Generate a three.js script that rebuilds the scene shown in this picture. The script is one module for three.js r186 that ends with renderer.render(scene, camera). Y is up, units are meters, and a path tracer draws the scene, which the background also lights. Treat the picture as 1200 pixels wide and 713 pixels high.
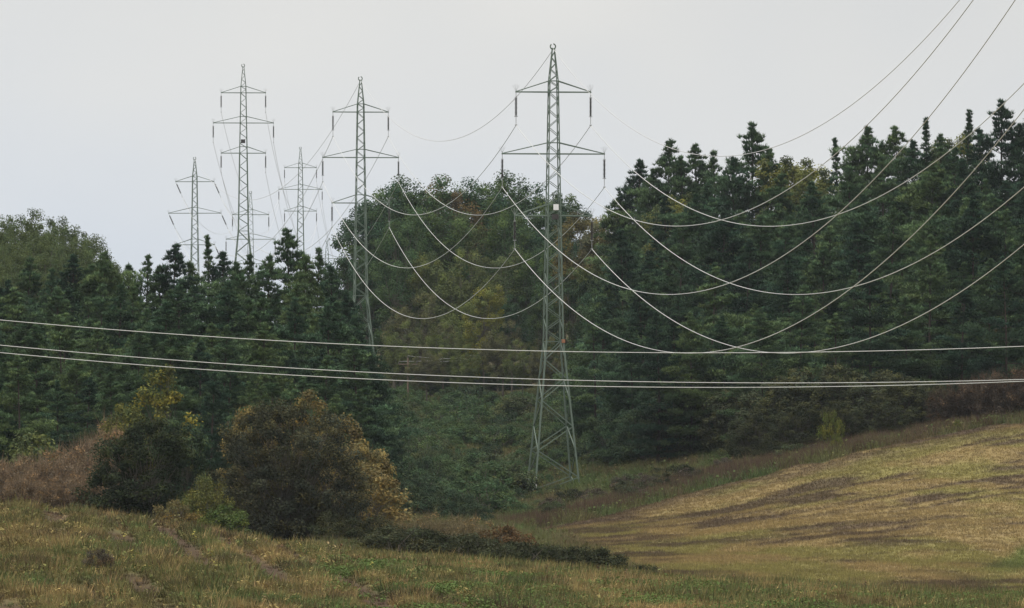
import * as THREE from 'three';
import { mergeGeometries } from 'three/addons/utils/BufferGeometryUtils.js';

// ---------------------------------------------------------------- camera, sky, sun, exposure
const F = 8750, CX = 600, CY = 356.5;                       // focal length in photo pixels (1200 x 713)
const scene = new THREE.Scene();
const camera = new THREE.PerspectiveCamera(2 * Math.atan(356.5 / F) * 180 / Math.PI, 1200 / 713, 1, 20000);
camera.position.set(0, 0, 0);
camera.lookAt(0, 0, -100);
scene.add(camera);

const renderer = new THREE.WebGLRenderer({ antialias: true });
renderer.setSize(1024, 608);
renderer.toneMapping = THREE.LinearToneMapping;
renderer.toneMappingExposure = 1.15;
renderer.shadowMap.enabled = true;

function rng(seed) {                                         // mulberry32
  let a = seed >>> 0;
  return () => { a = (a + 0x6D2B79F5) | 0; let t = Math.imul(a ^ (a >>> 15), 1 | a); t = (t + Math.imul(t ^ (t >>> 7), 61 | t)) ^ t; return ((t ^ (t >>> 14)) >>> 0) / 4294967296; };
}
function hash(i, j) { let h = Math.imul(i, 374761393) + Math.imul(j, 668265263) | 0; h = Math.imul(h ^ (h >>> 13), 1274126177); return ((h ^ (h >>> 16)) >>> 0) / 4294967296; }
function noise(x, y) {
  const i = Math.floor(x), j = Math.floor(y), u = x - i, v = y - j, a = u * u * (3 - 2 * u), b = v * v * (3 - 2 * v);
  return (hash(i, j) * (1 - a) + hash(i + 1, j) * a) * (1 - b) + (hash(i, j + 1) * (1 - a) + hash(i + 1, j + 1) * a) * b;
}
const fbm = (x, y) => 0.5 * noise(x, y) + 0.27 * noise(x * 2.1 + 7, y * 2.1 - 3) + 0.15 * noise(x * 4.3 - 11, y * 4.3 + 5) + 0.08 * noise(x * 8.9 + 3, y * 8.9 + 31);
const clamp = (v, a, b) => Math.min(b, Math.max(a, v));
const sstep = (a, b, v) => { const t = clamp((v - a) / (b - a), 0, 1); return t * t * (3 - 2 * t); };

{ // even overcast sky: pale grey, a little bluer towards the horizon, gently brighter overhead
  const W = 2048, H = 1024, data = new Float32Array(W * H * 4);
  for (let j = 0; j < H; j++) for (let i = 0; i < W; i++) {
    const el = (j + 0.5) / H * Math.PI - Math.PI / 2, s = Math.max(0, Math.sin(el)), az = i / W * Math.PI * 2;
    const cx = Math.cos(az) * Math.cos(el), cz = Math.sin(az) * Math.cos(el);
    const cl = 0.5 * (fbm(cx * 5 + 20 + s * 3, cz * 5 + s * 14 + 9) - 0.5) + 0.5 * (fbm(cx * 22 + 3, cz * 22 + s * 45) - 0.5);
    const b = 0.6 * (1 + 1.6 * s) * (1 + 0.22 * cl - 0.026 * Math.sin((az - Math.PI / 2) * 16)), w = sstep(0.002, 0.05, s + 0.06 * cl);
    const k = (j * W + i) * 4;
    data[k] = b * (0.925 + 0.08 * w); data[k + 1] = b * (0.995 + 0.01 * w); data[k + 2] = b * (1.09 - 0.11 * w); data[k + 3] = 1;
  }
  const sky = new THREE.DataTexture(data, W, H, THREE.RGBAFormat, THREE.FloatType);
  sky.mapping = THREE.EquirectangularReflectionMapping; sky.magFilter = THREE.LinearFilter; sky.minFilter = THREE.LinearFilter; sky.needsUpdate = true;
  scene.background = sky; scene.environment = sky;
}
const sun = new THREE.DirectionalLight(0xfff3e2, 1.5);
sun.position.set(-280, 760, -480); sun.target.position.set(0, -10, -700);
sun.castShadow = true; sun.shadow.radius = 22; sun.shadow.mapSize.set(4096, 4096);
Object.assign(sun.shadow.camera, { left: -300, right: 300, top: 400, bottom: -400, near: 1, far: 3000 });
scene.add(sun, sun.target);
scene.fog = new THREE.FogExp2(0xc3cdd8, 0.000032);

// ---------------------------------------------------------------- names, labels, copies
const taken = new Map();
function numbered(name) { const n = taken.get(name) || 0; taken.set(name, n + 1); return n ? name + '_' + String(n).padStart(3, '0') : name; }
function tag(o, label, category, group, kind) {
  o.userData = { label };
  if (category) o.userData.category = category;
  if (group) o.userData.group = group;
  if (kind) o.userData.kind = kind;
  return o;
}
function mesh(name, geo, mat, parent) { const m = new THREE.Mesh(geo, mat); m.name = name; m.castShadow = m.receiveShadow = true; if (parent) parent.add(m); return m; }
function base(name) { const g = new THREE.Group(); g.name = numbered(name); scene.add(g); return g; }
const std = (r, g, b, rough = 0.9, extra = {}) => new THREE.MeshStandardMaterial({ color: new THREE.Color().setRGB(r, g, b), roughness: rough, ...extra });
function leafMat(r, g, b, through = 0.25) {
  return new THREE.MeshPhysicalMaterial({ color: new THREE.Color().setRGB(r, g, b), roughness: 1, specularIntensity: 0.12, vertexColors: true, side: THREE.DoubleSide, transmission: through, thickness: 0 });
}

// ---------------------------------------------------------------- terrain
const PX = [-400, 0, 200, 400, 600, 800, 1000, 1200, 1600];
const rowsPy = [   // distance, then where the ground lies at that distance (as an elevation angle, in photo pixels) for each bearing in PX
  [180, 742, 742, 742, 742, 743, 744, 745, 746, 748],
  [222, 650, 652, 664, 680, 689, 697, 703, 709, 715],
  [260, 590, 598, 622, 651, 668, 682, 693, 702, 710],
  [300, 594, 606, 628, 654, 671, 688, 702, 712, 720],
  [400, 605, 618, 634, 655, 674, 690, 704, 716, 726],
  [470, 592, 603, 617, 640, 657, 662, 659, 662, 666],
  [540, 580, 592, 600, 620, 640, 632, 612, 602, 600],
  [600, 566, 578, 585, 600, 622, 606, 572, 548, 540],
  [650, 552, 562, 567, 585, 604, 578, 536, 502, 480],
  [700, 530, 541, 546, 563, 581, 545, 508, 478, 440],
  [760, 500, 510, 515, 535, 553, 517, 480, 452, 410],
  [850, 455, 460, 470, 505, 512, 475, 430, 402, 360],
  [950, 415, 420, 430, 476, 470, 432, 382, 352, 320],
  [1050, 385, 390, 405, 455, 440, 390, 338, 305, 280],
  [1200, 365, 370, 378, 400, 384, 345, 300, 275, 250],
  [1400, 455, 455, 455, 450, 420, 380, 340, 320, 300],
  [1480, 468, 468, 468, 465, 440, 400, 360, 340, 320],
  [1690, 390, 395, 395, 395, 395, 380, 370, 360, 350],
  [1850, 476, 476, 476, 476, 470, 460, 450, 440, 430],
];
const RD = [1, 60, 120], RH = [[-1.7], [-3.6], [-5.9]].map(v => PX.map(() => v[0]));
for (const r of rowsPy) { RD.push(r[0]); RH.push(r.slice(1).map(p => (CY - p) / F * r[0])); }
RD.push(2600, 5000, 9000); RH.push(PX.map(() => -30), PX.map(() => -34), PX.map(() => -60));
function slopes(xs, ys) {
  const n = xs.length, m = new Array(n), d = [];
  for (let i = 0; i < n - 1; i++) d.push((ys[i + 1] - ys[i]) / (xs[i + 1] - xs[i]));
  m[0] = d[0]; m[n - 1] = d[n - 2];
  for (let i = 1; i < n - 1; i++) m[i] = d[i - 1] * d[i] <= 0 ? 0 : 2 * d[i - 1] * d[i] / (d[i - 1] + d[i]);
  return m;
}
function herm(xs, ys, ms, x) {
  const n = xs.length;
  if (x <= xs[0]) return ys[0]; if (x >= xs[n - 1]) return ys[n - 1];
  let i = 0; while (x > xs[i + 1]) i++;
  const h = xs[i + 1] - xs[i], t = (x - xs[i]) / h, t2 = t * t, t3 = t2 * t;
  return ys[i] * (2 * t3 - 3 * t2 + 1) + ms[i] * h * (t3 - 2 * t2 + t) + ys[i + 1] * (3 * t2 - 2 * t3) + ms[i + 1] * h * (t3 - t2);
}
const colH = PX.map((_, c) => RH.map(r => r[c])), colM = colH.map(ys => slopes(RD, ys));
function groundAt(px, d) {
  const ys = colH.map((y, c) => herm(RD, y, colM[c], d));
  const g = herm(PX, ys, slopes(PX, ys), px), x = (px - CX) / F * d;
  const rough = d < 330 ? 0.16 * (fbm(x * 0.45, d * 0.16) - 0.5) + 0.06 * (noise(x * 2.2, d * 1.1) - 0.5) : d < 900 ? 0.5 * (fbm(x * 0.16 + 40, d * 0.05) - 0.5) : 0;
  return g + rough * sstep(20, 120, d) - rut(x, d) * 0.12;
}
const X = (px, d) => (px - CX) / F * d;
function rut(x, d) {                                          // wheel ruts that run away over the foreground rise
  if (d > 275 || d < 120) return 0;
  let v = 0;
  for (let k = 0; k < 9; k++) {
    const xr = -9.2 - (d - 195) * 0.075 + (k - 4) * 2.05 + Math.sin(d * 0.09 + k) * 0.18;
    v = Math.max(v, (1 - sstep(0.22, 0.75, Math.abs(x - xr))) * sstep(0.36, 0.5, fbm(x * 0.16 + k * 9, d * 0.045 + k * 3)));
  }
  return v;
}
const topEdge = px => px < 600 ? 598 : px < 800 ? 598 + (px - 600) / 200 * 50 : 648 + (px - 800) / 400 * 16;
function inStubble(px, d) { const e = noise(px * 0.03, d * 0.06) - 0.5; return d > 345 && d < topEdge(px) + e * 9 && px > 606 + (600 - d) * 0.86 + e * 34; }
const mixc = (a, b, t) => [a[0] + (b[0] - a[0]) * t, a[1] + (b[1] - a[1]) * t, a[2] + (b[2] - a[2]) * t];
// linear base colours
const SOIL = [0.068, 0.045, 0.033], STRAW = [0.28, 0.205, 0.095], OLIVE = [0.125, 0.118, 0.05], GREEN = [0.08, 0.118, 0.044], DEADB = [0.088, 0.062, 0.043];
function foreColor(x, d) {
  const a = fbm(x * 0.33, d * 0.11), b = fbm(x * 0.6 + 50, d * 0.22 + 9), e = fbm(x * 1.6, d * 0.8);
  let c = mixc(OLIVE, STRAW, sstep(0.46, 0.72, a * 0.7 + e * 0.3));
  c = mixc(c, GREEN, sstep(0.5, 0.68, b) * 0.8);
  c = mixc(c, DEADB, sstep(0.52, 0.7, fbm(x * 0.28 - 30, d * 0.13 + 70)) * 0.6);
  return mixc(c, SOIL, rut(x, d) * 0.9);
}
const SG = [0.25, 0.19, 0.088], SO = [0.205, 0.182, 0.068], SB = [0.088, 0.064, 0.046], SN = [0.115, 0.145, 0.045];
function stubColor(x, d) {
  const q = x * 0.9 + d * 0.09;                              // drilled strips run a little aslant
  const a = fbm(q * 0.16 + 3, d * 0.045 - x * 0.05), b = fbm(x * 0.12 + 80, d * 0.06 + 4), e = fbm(x * 0.9, d * 0.32), strip = noise(d * 0.28 - x * 0.32, x * 0.05);
  let c = mixc(SG, SO, sstep(0.38, 0.62, a));
  c = mixc(c, SB, clamp(sstep(0.48, 0.64, b * 0.74 + strip * 0.26) * 0.85 + sstep(0.55, 0.75, e) * 0.35, 0, 0.9));
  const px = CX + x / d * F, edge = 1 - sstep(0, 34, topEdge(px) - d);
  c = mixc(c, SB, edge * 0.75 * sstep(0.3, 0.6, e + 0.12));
  const sw = 1 - sstep(0.5, 1.6, Math.abs((d - 470) * 0.11 - (x - 32) * 0.75 + (fbm(x * 0.3, 2) - 0.5) * 2));
  c = mixc(c, SN, sw * sstep(26, 34, x) * 0.9);
  for (const k of [0, 1, 2]) {                               // dark wheel lines
    const w = Math.abs(d - (478 + k * 52) - (x - 20) * (1.3 - k * 0.5) + 2.6 * Math.sin(x * 0.2 + k));
    c = mixc(c, SB, (1 - sstep(0.3, 1.2, w)) * 0.6 * sstep(0.45, 0.58, fbm(x * 0.25 + k * 5, 3 + k)));
  }
  return c;
}
function slopeColor(x, d) {
  const a = fbm(x * 0.2 + 9, d * 0.06), b = fbm(x * 0.5 + 2, d * 0.2 + 30);
  return mixc(mixc([0.080, 0.082, 0.040], [0.062, 0.086, 0.038], sstep(0.4, 0.65, a)), [0.092, 0.07, 0.048], sstep(0.48, 0.66, b) * 0.85);
}
{
  const cols = [-26000, -12000, -6000, -3000, -1500, -800, -400, -200];
  for (let p = -90; p <= 1290; p += 3.2) cols.push(p);
  cols.push(1420, 1620, 2100, 2800, 4200, 7200, 13200, 27000);
  const ds = [];
  for (let d = 1; d < 160; d += 8) ds.push(d);
  for (let d = 160; d < 340; d += 0.9) ds.push(d);
  for (let d = 340; d < 720; d += 1.7) ds.push(d);
  for (let d = 720; d < 1150; d += 8) ds.push(d);
  for (const d of [1160, 1200, 1250, 1300, 1350, 1400, 1480, 1560, 1640, 1700, 1850, 2100, 2600, 3500, 5000, 9000]) ds.push(d);
  const nc = cols.length, pos = new Float32Array(nc * ds.length * 3), col = new Float32Array(nc * ds.length * 3);
  ds.forEach((d, r) => cols.forEach((p, c) => {
    const k = (r * nc + c) * 3, x = X(p, d);
    pos[k] = x; pos[k + 1] = groundAt(p, d); pos[k + 2] = -d;
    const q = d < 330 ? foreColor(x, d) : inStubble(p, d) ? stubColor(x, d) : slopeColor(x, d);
    col[k] = q[0]; col[k + 1] = q[1]; col[k + 2] = q[2];
  }));
  const faces = [[], [], []];
  for (let r = 0; r < ds.length - 1; r++) for (let c = 0; c < nc - 1; c++) {
    const a = r * nc + c, b = a + 1, e = a + nc, f = e + 1, dm = (ds[r] + ds[r + 1]) / 2, pm = (cols[c] + cols[c + 1]) / 2;
    faces[dm < 330 ? 0 : inStubble(pm, dm) ? 1 : 2].push(a, b, e, b, f, e);
  }
  const whole = new THREE.BufferGeometry();
  whole.setAttribute('position', new THREE.BufferAttribute(pos, 3)); whole.setIndex(faces.flat()); whole.computeVertexNormals();
  const nor = whole.getAttribute('normal').array, ground = new THREE.MeshPhysicalMaterial({ vertexColors: true, roughness: 1, specularIntensity: 0.05, side: THREE.DoubleSide });
  [['foreground_field', 'weedy fallow field with wheel ruts on the near rise', faces[0]], ['stubble_field', 'dry yellowed stubble field sloping up to the wood', faces[1]], ['hillside', 'scrubby valley side and wooded hills', faces[2]]].forEach(([name, label, f]) => {
    const map = new Map(), p = [], n = [], q = [], ix = [];
    for (const v of f) {
      let w = map.get(v);
      if (w === undefined) { w = map.size; map.set(v, w); for (let t = 0; t < 3; t++) { p.push(pos[v * 3 + t]); n.push(nor[v * 3 + t]); q.push(col[v * 3 + t]); } }
      ix.push(w);
    }
    const g = new THREE.BufferGeometry();
    g.setAttribute('position', new THREE.Float32BufferAttribute(p, 3)); g.setAttribute('normal', new THREE.Float32BufferAttribute(n, 3)); g.setAttribute('color', new THREE.Float32BufferAttribute(q, 3)); g.setIndex(ix);
    tag(mesh(name, g, ground, scene), label, null, null, 'structure');
  });
}

// ---------------------------------------------------------------- geometry collectors
const V = (x, y, z) => new THREE.Vector3(x, y, z);
class Leaves {                                               // loose faces with a tint each
  constructor() { this.p = []; this.c = []; this.i = []; }
  tri(ax, ay, az, bx, by, bz, cx, cy, cz, t) { const n = this.p.length / 3; this.p.push(ax, ay, az, bx, by, bz, cx, cy, cz); this.c.push(...t, ...t, ...t); this.i.push(n, n + 1, n + 2); }
  blade(b, dir, side, len, w, t) {                           // needle or grass blade
    this.tri(b.x - side.x * w, b.y - side.y * w, b.z - side.z * w, b.x + side.x * w, b.y + side.y * w, b.z + side.z * w, b.x + dir.x * len, b.y + dir.y * len, b.z + dir.z * len, t);
  }
  leaf(c, a, b, s, t) {                                      // pointed oval: two faces that share the midrib
    const n = this.p.length / 3, w = 0.36 * s;
    this.p.push(c.x - a.x * s * .5, c.y - a.y * s * .5, c.z - a.z * s * .5, c.x + b.x * w, c.y + b.y * w, c.z + b.z * w, c.x + a.x * s * .5, c.y + a.y * s * .5, c.z + a.z * s * .5, c.x - b.x * w, c.y - b.y * w, c.z - b.z * w);
    this.c.push(...t, ...t, ...t, ...t); this.i.push(n, n + 1, n + 2, n, n + 2, n + 3);
  }
  build() {
    const g = new THREE.BufferGeometry();
    g.setAttribute('position', new THREE.Float32BufferAttribute(this.p, 3)); g.setAttribute('color', new THREE.Float32BufferAttribute(this.c, 3)); g.setIndex(this.i); g.computeVertexNormals();
    return g;
  }
}
class Wood {                                                 // tapered limbs
  constructor() { this.p = []; this.n = []; this.i = []; }
  limb(pts, r0, r1, sides = 5) {
    const up = V(0, 1, 0), start = this.p.length / 3;
    pts.forEach((q, k) => {
      const t = pts[Math.min(k + 1, pts.length - 1)].clone().sub(pts[Math.max(k - 1, 0)]).normalize();
      const a = Math.abs(t.y) > 0.9 ? V(1, 0, 0).cross(t).normalize() : up.clone().cross(t).normalize(), b = t.clone().cross(a), r = r0 + (r1 - r0) * k / (pts.length - 1);
      for (let s = 0; s < sides; s++) { const w = s / sides * 6.2832, c = Math.cos(w), d = Math.sin(w), n = a.clone().multiplyScalar(c).addScaledVector(b, d); this.p.push(q.x + n.x * r, q.y + n.y * r, q.z + n.z * r); this.n.push(n.x, n.y, n.z); }
    });
    for (let k = 0; k < pts.length - 1; k++) for (let s = 0; s < sides; s++) { const a = start + k * sides + s, b = start + k * sides + (s + 1) % sides; this.i.push(a, b, a + sides, b, b + sides, a + sides); }
  }
  build() { const g = new THREE.BufferGeometry(); g.setAttribute('position', new THREE.Float32BufferAttribute(this.p, 3)); g.setAttribute('normal', new THREE.Float32BufferAttribute(this.n, 3)); g.setIndex(this.i); return g; }
}
function rdir(R) { const z = R() * 2 - 1, a = R() * 6.2832, s = Math.sqrt(1 - z * z); return V(s * Math.cos(a), z, s * Math.sin(a)); }
const BARK = std(0.075, 0.055, 0.043, 0.95), GREYBARK = std(0.10, 0.088, 0.072, 0.95), PINEBARK = std(0.055, 0.042, 0.034, 0.95);

// ---------------------------------------------------------------- pines
function makePine(seed, H, Rm, bare, slim = false) {
  const R = rng(seed), L = new Leaves(), W = new Wood();
  const bendA = R() * 6.28, bend = 0.014 * H, ax = h => V(Math.cos(bendA) * bend * Math.sin(h / H * 4), h, Math.sin(bendA) * bend * Math.sin(h / H * 4));
  W.limb([0, .15, .3, .45, .6, .75, .9, 1].map(t => ax(t * H)), 0.011 * H, 0.02, 7);
  const lump = R() * 50;
  const tuft = (p, d, big, v, warm) => {
    const m = 6 + Math.floor(R() * 4), u = v * (0.82 + R() * 0.36);
    for (let q = 0; q < m; q++) {
      const r = rdir(R), e = V(d.x * 0.4 + r.x * 0.8, d.y * 0.4 + 0.5 + r.y * 0.6, d.z * 0.4 + r.z * 0.8).normalize(), s = V(e.z, 0.3 * r.y, -e.x).normalize(), g = u * (0.85 + R() * 0.3);
      L.blade(p, e, s, big * (0.22 + R() * 0.2), 0.034 + R() * 0.026, [g * (0.95 + 0.2 * warm), g, g * (1.05 - 0.2 * warm)]);
    }
  };
  let h = bare * H;
  while (h < H * 0.985) {
    const t = h / H, prof = Math.pow(clamp((1 - t) * (slim ? 1.5 : 1.75) + 0.01, 0, 1), slim ? 1 : .95) * (t < bare + 0.2 ? 0.75 + (t - bare) * 1.25 : 1);
    const n = t > 0.9 ? 4 : t > .72 ? 5 : 3 + Math.floor(R() * 3), a0 = R() * 6.28;
    for (let k = 0; k < n; k++) {
      const az = a0 + k / n * 6.28 + (R() - .5) * 1.1, hh = h + (R() - .5) * (t > .85 ? .25 : .8), o = ax(Math.min(hh, H * .985));
      let len = Rm * prof * (0.5 + 0.8 * noise(hh * 0.55 + lump, Math.cos(az) * 1.3 + Math.sin(az) + 9)) * (0.72 + R() * 0.5);
      if (t > .8) len = Rm * prof * (.6 + R() * .6);
      len = Math.max(0.22, len);
      const el = -0.12 + 1.2 * t * t * t + (R() - .5) * 0.36, dx = Math.cos(az), dz = Math.sin(az);
      const at = s => V(o.x + dx * Math.cos(el) * len * s, o.y + Math.sin(el) * len * s + 0.2 * len * s * s, o.z + dz * Math.cos(el) * len * s);
      W.limb([at(0), at(.5), at(.95)], 0.012 + 0.012 * len, 0.008, 3);
      const v = 0.6 + R() * 0.8, warm = R(), dir = V(dx, Math.sin(el), dz);
      // the limb ends in one or two flat pads of needles
      const pads = len > 1.5 ? 3 : len > .8 ? 2 : 1;
      for (let q = 0; q < pads; q++) {
        const c = at(1 - q * 0.3 - R() * .06), off = q ? (R() < .5 ? -1 : 1) * len * .24 : 0; c.x -= dz * off; c.z += dx * off; c.y += (R() - .5) * .25;
        const pr = clamp(len * (.34 - q * .03), .13, .95) * (.8 + R() * .45), count = Math.round(pr * pr * 52 + 4);
        for (let w = 0; w < count; w++) { const a = R() * 6.28, r = Math.sqrt(R()) * pr; tuft(V(c.x + Math.cos(a) * r, c.y + (R() - .35) * pr * .55 - r * r * .12 / pr, c.z + Math.sin(a) * r), dir, t > .93 ? .8 : 1, v, warm); }
      }
      for (let s = .3; s < .8; s += .45 / len) tuft(at(s), dir, 1, v * .95, warm);
    }
    h += t > 0.9 ? .26 : t > .7 ? .36 + R() * .16 : (.78 + R() * .5);
  }
  for (let q = 0; q < 8; q++) tuft(ax(H * (.955 + q * .006)), V(0, 1, 0), .9, 1, .5);
  return { H, trunk: W.build(), crown: L.build() };
}

// ---------------------------------------------------------------- broadleaf trees and shrubs
// lobes: ellipsoids [x, y, z, rx, ry, rz] that the crown fills
function makeCrown({ seed, lobes, clumps, per, leaf, clumpR, trunkH = 0, trunkR = 0.2, stems = 1, tints, twigs = 0, twigLen = 0.5, shell = 0.62 }) {
  const R = rng(seed), L = new Leaves(), W = new Wood();
  const roots = [];
  for (let s = 0; s < stems; s++) roots.push(stems > 1 ? V((R() - .5) * 1.2, 0, (R() - .5) * 1.2) : V(0, 0, 0));
  const vol = lobes.map(l => Math.pow(l[3] * l[4] * l[5], 0.67)), tot = vol.reduce((a, b) => a + b);
  let mid = V(0, 0, 0); lobes.forEach((l, i) => mid.addScaledVector(V(l[0], l[1], l[2]), vol[i] / tot));
  if (trunkH) W.limb([V(0, 0, 0), V((R() - .5) * .4, trunkH * .5, (R() - .5) * .4), V(mid.x * .4, trunkH, mid.z * .4), V(mid.x, mid.y, mid.z)], trunkR, trunkR * 0.35, 6);
  for (let k = 0; k < clumps; k++) {
    let pick = R() * tot, li = 0; while (pick > vol[li] && li < lobes.length - 1) pick -= vol[li++];
    const l = lobes[li], d = rdir(R), rr = shell + (1 - shell) * Math.pow(R(), 0.6), c = V(l[0] + d.x * l[3] * rr, Math.max(0.15, l[1] + d.y * l[4] * rr), l[2] + d.z * l[5] * rr);
    const from = trunkH ? V(mid.x * .5, Math.min(c.y, trunkH + (mid.y - trunkH) * R()), mid.z * .5) : roots[k % stems];
    const half = from.clone().lerp(c, 0.5); half.y += (trunkH ? -0.1 : 0.06) * from.distanceTo(c); half.x += (R() - .5) * .3; half.z += (R() - .5) * .3;
    W.limb([from, half, c], trunkH ? trunkR * 0.22 : 0.035, 0.012, 3);
    const T = tints[Math.floor(R() * tints.length)], bright = 0.66 + R() * 0.68, cr = clumpR * (0.65 + R() * 0.7);
    for (let t = 0; t < twigs; t++) {
      const e = rdir(R); e.x += d.x * .7; e.y += 0.55 + d.y * .4; e.z += d.z * .7; e.normalize();
      const b = V(c.x + (R() - .5) * cr * 1.5, c.y + (R() - .5) * cr, c.z + (R() - .5) * cr * 1.5), s = V(e.z, 0, -e.x).normalize(), v = 0.6 + R() * 0.4;
      L.blade(b, e, s, twigLen * (0.6 + R() * 0.8), 0.014, [v * 0.95, v * 0.88, v * 0.82]);
    }
    for (let q = 0; q < per; q++) {
      const o = rdir(R), ro = cr * Math.pow(R(), 0.45), p = V(c.x + o.x * ro, c.y + o.y * ro * 0.8, c.z + o.z * ro);
      if (p.y < 0.02) p.y = 0.02 + R() * 0.2;
      const nrm = V(o.x * 0.5 + (R() - .5) * 1.3, o.y * 0.5 + 0.55 + (R() - .5) * 1.1, o.z * 0.5 + (R() - .5) * 1.3).normalize();
      const a = V(R() - .5, R() - .6, R() - .5).cross(nrm).normalize(), b = nrm.clone().cross(a), v = bright * (0.78 + R() * 0.44), w = (R() - .5) * 0.16;
      L.leaf(p, a, b, leaf * (0.65 + R() * 0.7), [T[0] * v * (1 + w), T[1] * v, T[2] * v * (1 - w)]);
    }
  }
  let top = 0; for (const l of lobes) top = Math.max(top, l[1] + l[4]);
  return { H: top + clumpR * 0.4, trunk: W.build(), crown: L.build() };
}
function plant(name, proto, px, d, H, turn, crownMat, label, category, group, { bark = BARK, wide = 1, sink = 0.05, yaw = 1, wood = 'trunk', leafy = 'crown' } = {}) {
  const g = base(name);
  mesh(wood, proto.trunk, bark, g); mesh(leafy, proto.crown, crownMat, g);
  const s = H / proto.H;
  g.position.set(X(px, d), groundAt(px, d) - sink, -d); g.rotation.y = turn * yaw; g.scale.set(s * wide, s, s * wide);
  return tag(g, label, category, group);
}
const heightTo = (px, py, d) => (CY - py) / F * d - groundAt(px, d);

const T0 = [1, 1, 1];
const pines = [makePine(11, 17, 3.5, .05), makePine(12, 17, 3.1, .08), makePine(13, 16, 3.8, .05), makePine(14, 18, 3.0, .1), makePine(15, 15, 3.4, .06)];
const slimPine = makePine(19, 20, 2.0, .3, true);
const pineM = [leafMat(0.060, 0.111, 0.065, .2), leafMat(0.088, 0.148, 0.077, .2), leafMat(0.041, 0.078, 0.050, .2), leafMat(0.105, 0.164, 0.077, .2), leafMat(0.067, 0.115, 0.059, .2)];
const tallTrees = [
  makeCrown({ seed: 21, trunkH: 9, trunkR: .32, clumps: 128, per: 210, leaf: .22, clumpR: 1.06, tints: [T0, [1.1, 1.05, .9], [.85, .95, 1]], lobes: [[0, 14, 0, 4.4, 6, 4.4], [-2.2, 11, 1, 3.2, 4, 3.2], [2.2, 12, -1, 3.4, 4.6, 3.4], [.6, 18.5, 0, 2.8, 3.2, 2.8]] }),
  makeCrown({ seed: 22, trunkH: 8, trunkR: .30, clumps: 128, per: 210, leaf: .22, clumpR: 1.02, tints: [T0, [1.2, 1.1, .8], [.9, 1, 1]], lobes: [[0, 12, 0, 4.6, 6.5, 4.4], [2.4, 9.5, 1, 3, 4, 3], [-2, 16.5, 0, 3, 4, 3], [1.6, 17, .5, 2.6, 4, 2.6]] }),
  makeCrown({ seed: 23, trunkH: 7, trunkR: .26, clumps: 114, per: 210, leaf: .22, clumpR: 0.94, tints: [T0, [1.15, 1, .8], [1.4, 1.15, .7]], lobes: [[0, 11, 0, 3.7, 6.5, 3.7], [1.4, 7.5, .5, 3, 3.5, 3], [-1.4, 15, 0, 2.5, 4, 2.5]] }),
  makeCrown({ seed: 24, trunkH: 7, trunkR: .30, clumps: 148, per: 210, leaf: .22, clumpR: 0.98, tints: [T0, [1.1, 1.05, .95], [1.2, 1.2, .9]], lobes: [[0, 12, 0, 5.6, 5, 5], [-3.4, 9.5, 0, 3.6, 3.6, 3.4], [3.4, 10, .5, 3.6, 3.6, 3.4], [0, 8, 2, 4.5, 3.5, 3]] }),
];
const hillTree = makeCrown({ seed: 25, trunkH: 6, trunkR: .3, clumps: 330, per: 150, leaf: .17, clumpR: .7, shell: .84, tints: [T0, [1.08, 1.05, .95], [.9, .95, 1]], lobes: [[0, 11, 0, 5.6, 5, 5], [-3.4, 9, 0, 3.8, 4, 3.6], [3.4, 9.4, .5, 3.8, 4, 3.6], [0, 7, 2, 5, 4.2, 3.4]] });
const treeM = {
  green: leafMat(0.062, 0.103, 0.045), dark: leafMat(0.043, 0.078, 0.043), olive: leafMat(0.098, 0.122, 0.051), yellow: leafMat(0.136, 0.163, 0.051), rust: leafMat(0.117, 0.091, 0.048), tan: leafMat(.098, .102, .058), locust: leafMat(0.094, 0.123, 0.051),
};

// left pine stand: skyline trees first, then the ranks before them
const R1 = rng(501);
const pineLab = 'dark green pine in the dense stand behind the roadside bushes', pineGrp = 'pines of the stand behind the bushes';
for (const [px, py, d, k] of [[-28, 345, 690, 0], [8, 330, 690, 2], [33, 301, 700, 1], [60, 316, 690, 3], [84, 299, 705, 0], [104, 312, 700, 4], [123, 297, 700, 2], [151, 309, 705, 1], [172, 300, 710, 3], [188, 312, 700, 0], [203, 288, 700, 4], [224, 306, 705, 1], [261, 296, 700, 0], [276, 309, 690, 2], [291, 299, 700, 3], [314, 298, 690, 1], [338, 270, 700, 4], [356, 300, 690, 0], [372, 292, 705, 3], [389, 310, 700, 1], [404, 345, 690, 2], [414, 372, 680, 4]])
  plant('pine_tree', pines[k], px, d, heightTo(px, py, d), R1() * 6.28, pineM[Math.floor(R1() * 5)], 'tall dark pine whose top stands out along the crest of the pine stand', 'pine tree', 'crest pines of the stand', { bark: PINEBARK, wide: 0.9 + R1() * .2 });
plant('pine_tree', slimPine, 245, 700, heightTo(245, 278, 700), 1, pineM[1], 'slim loose-crowned pine standing above the dense pine stand', 'pine tree', null, { bark: PINEBARK });
const skyL = px => px < 60 ? 330 : px < 330 ? 318 : px < 380 ? 316 : 316 + (px - 380) * 1.7;
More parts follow.
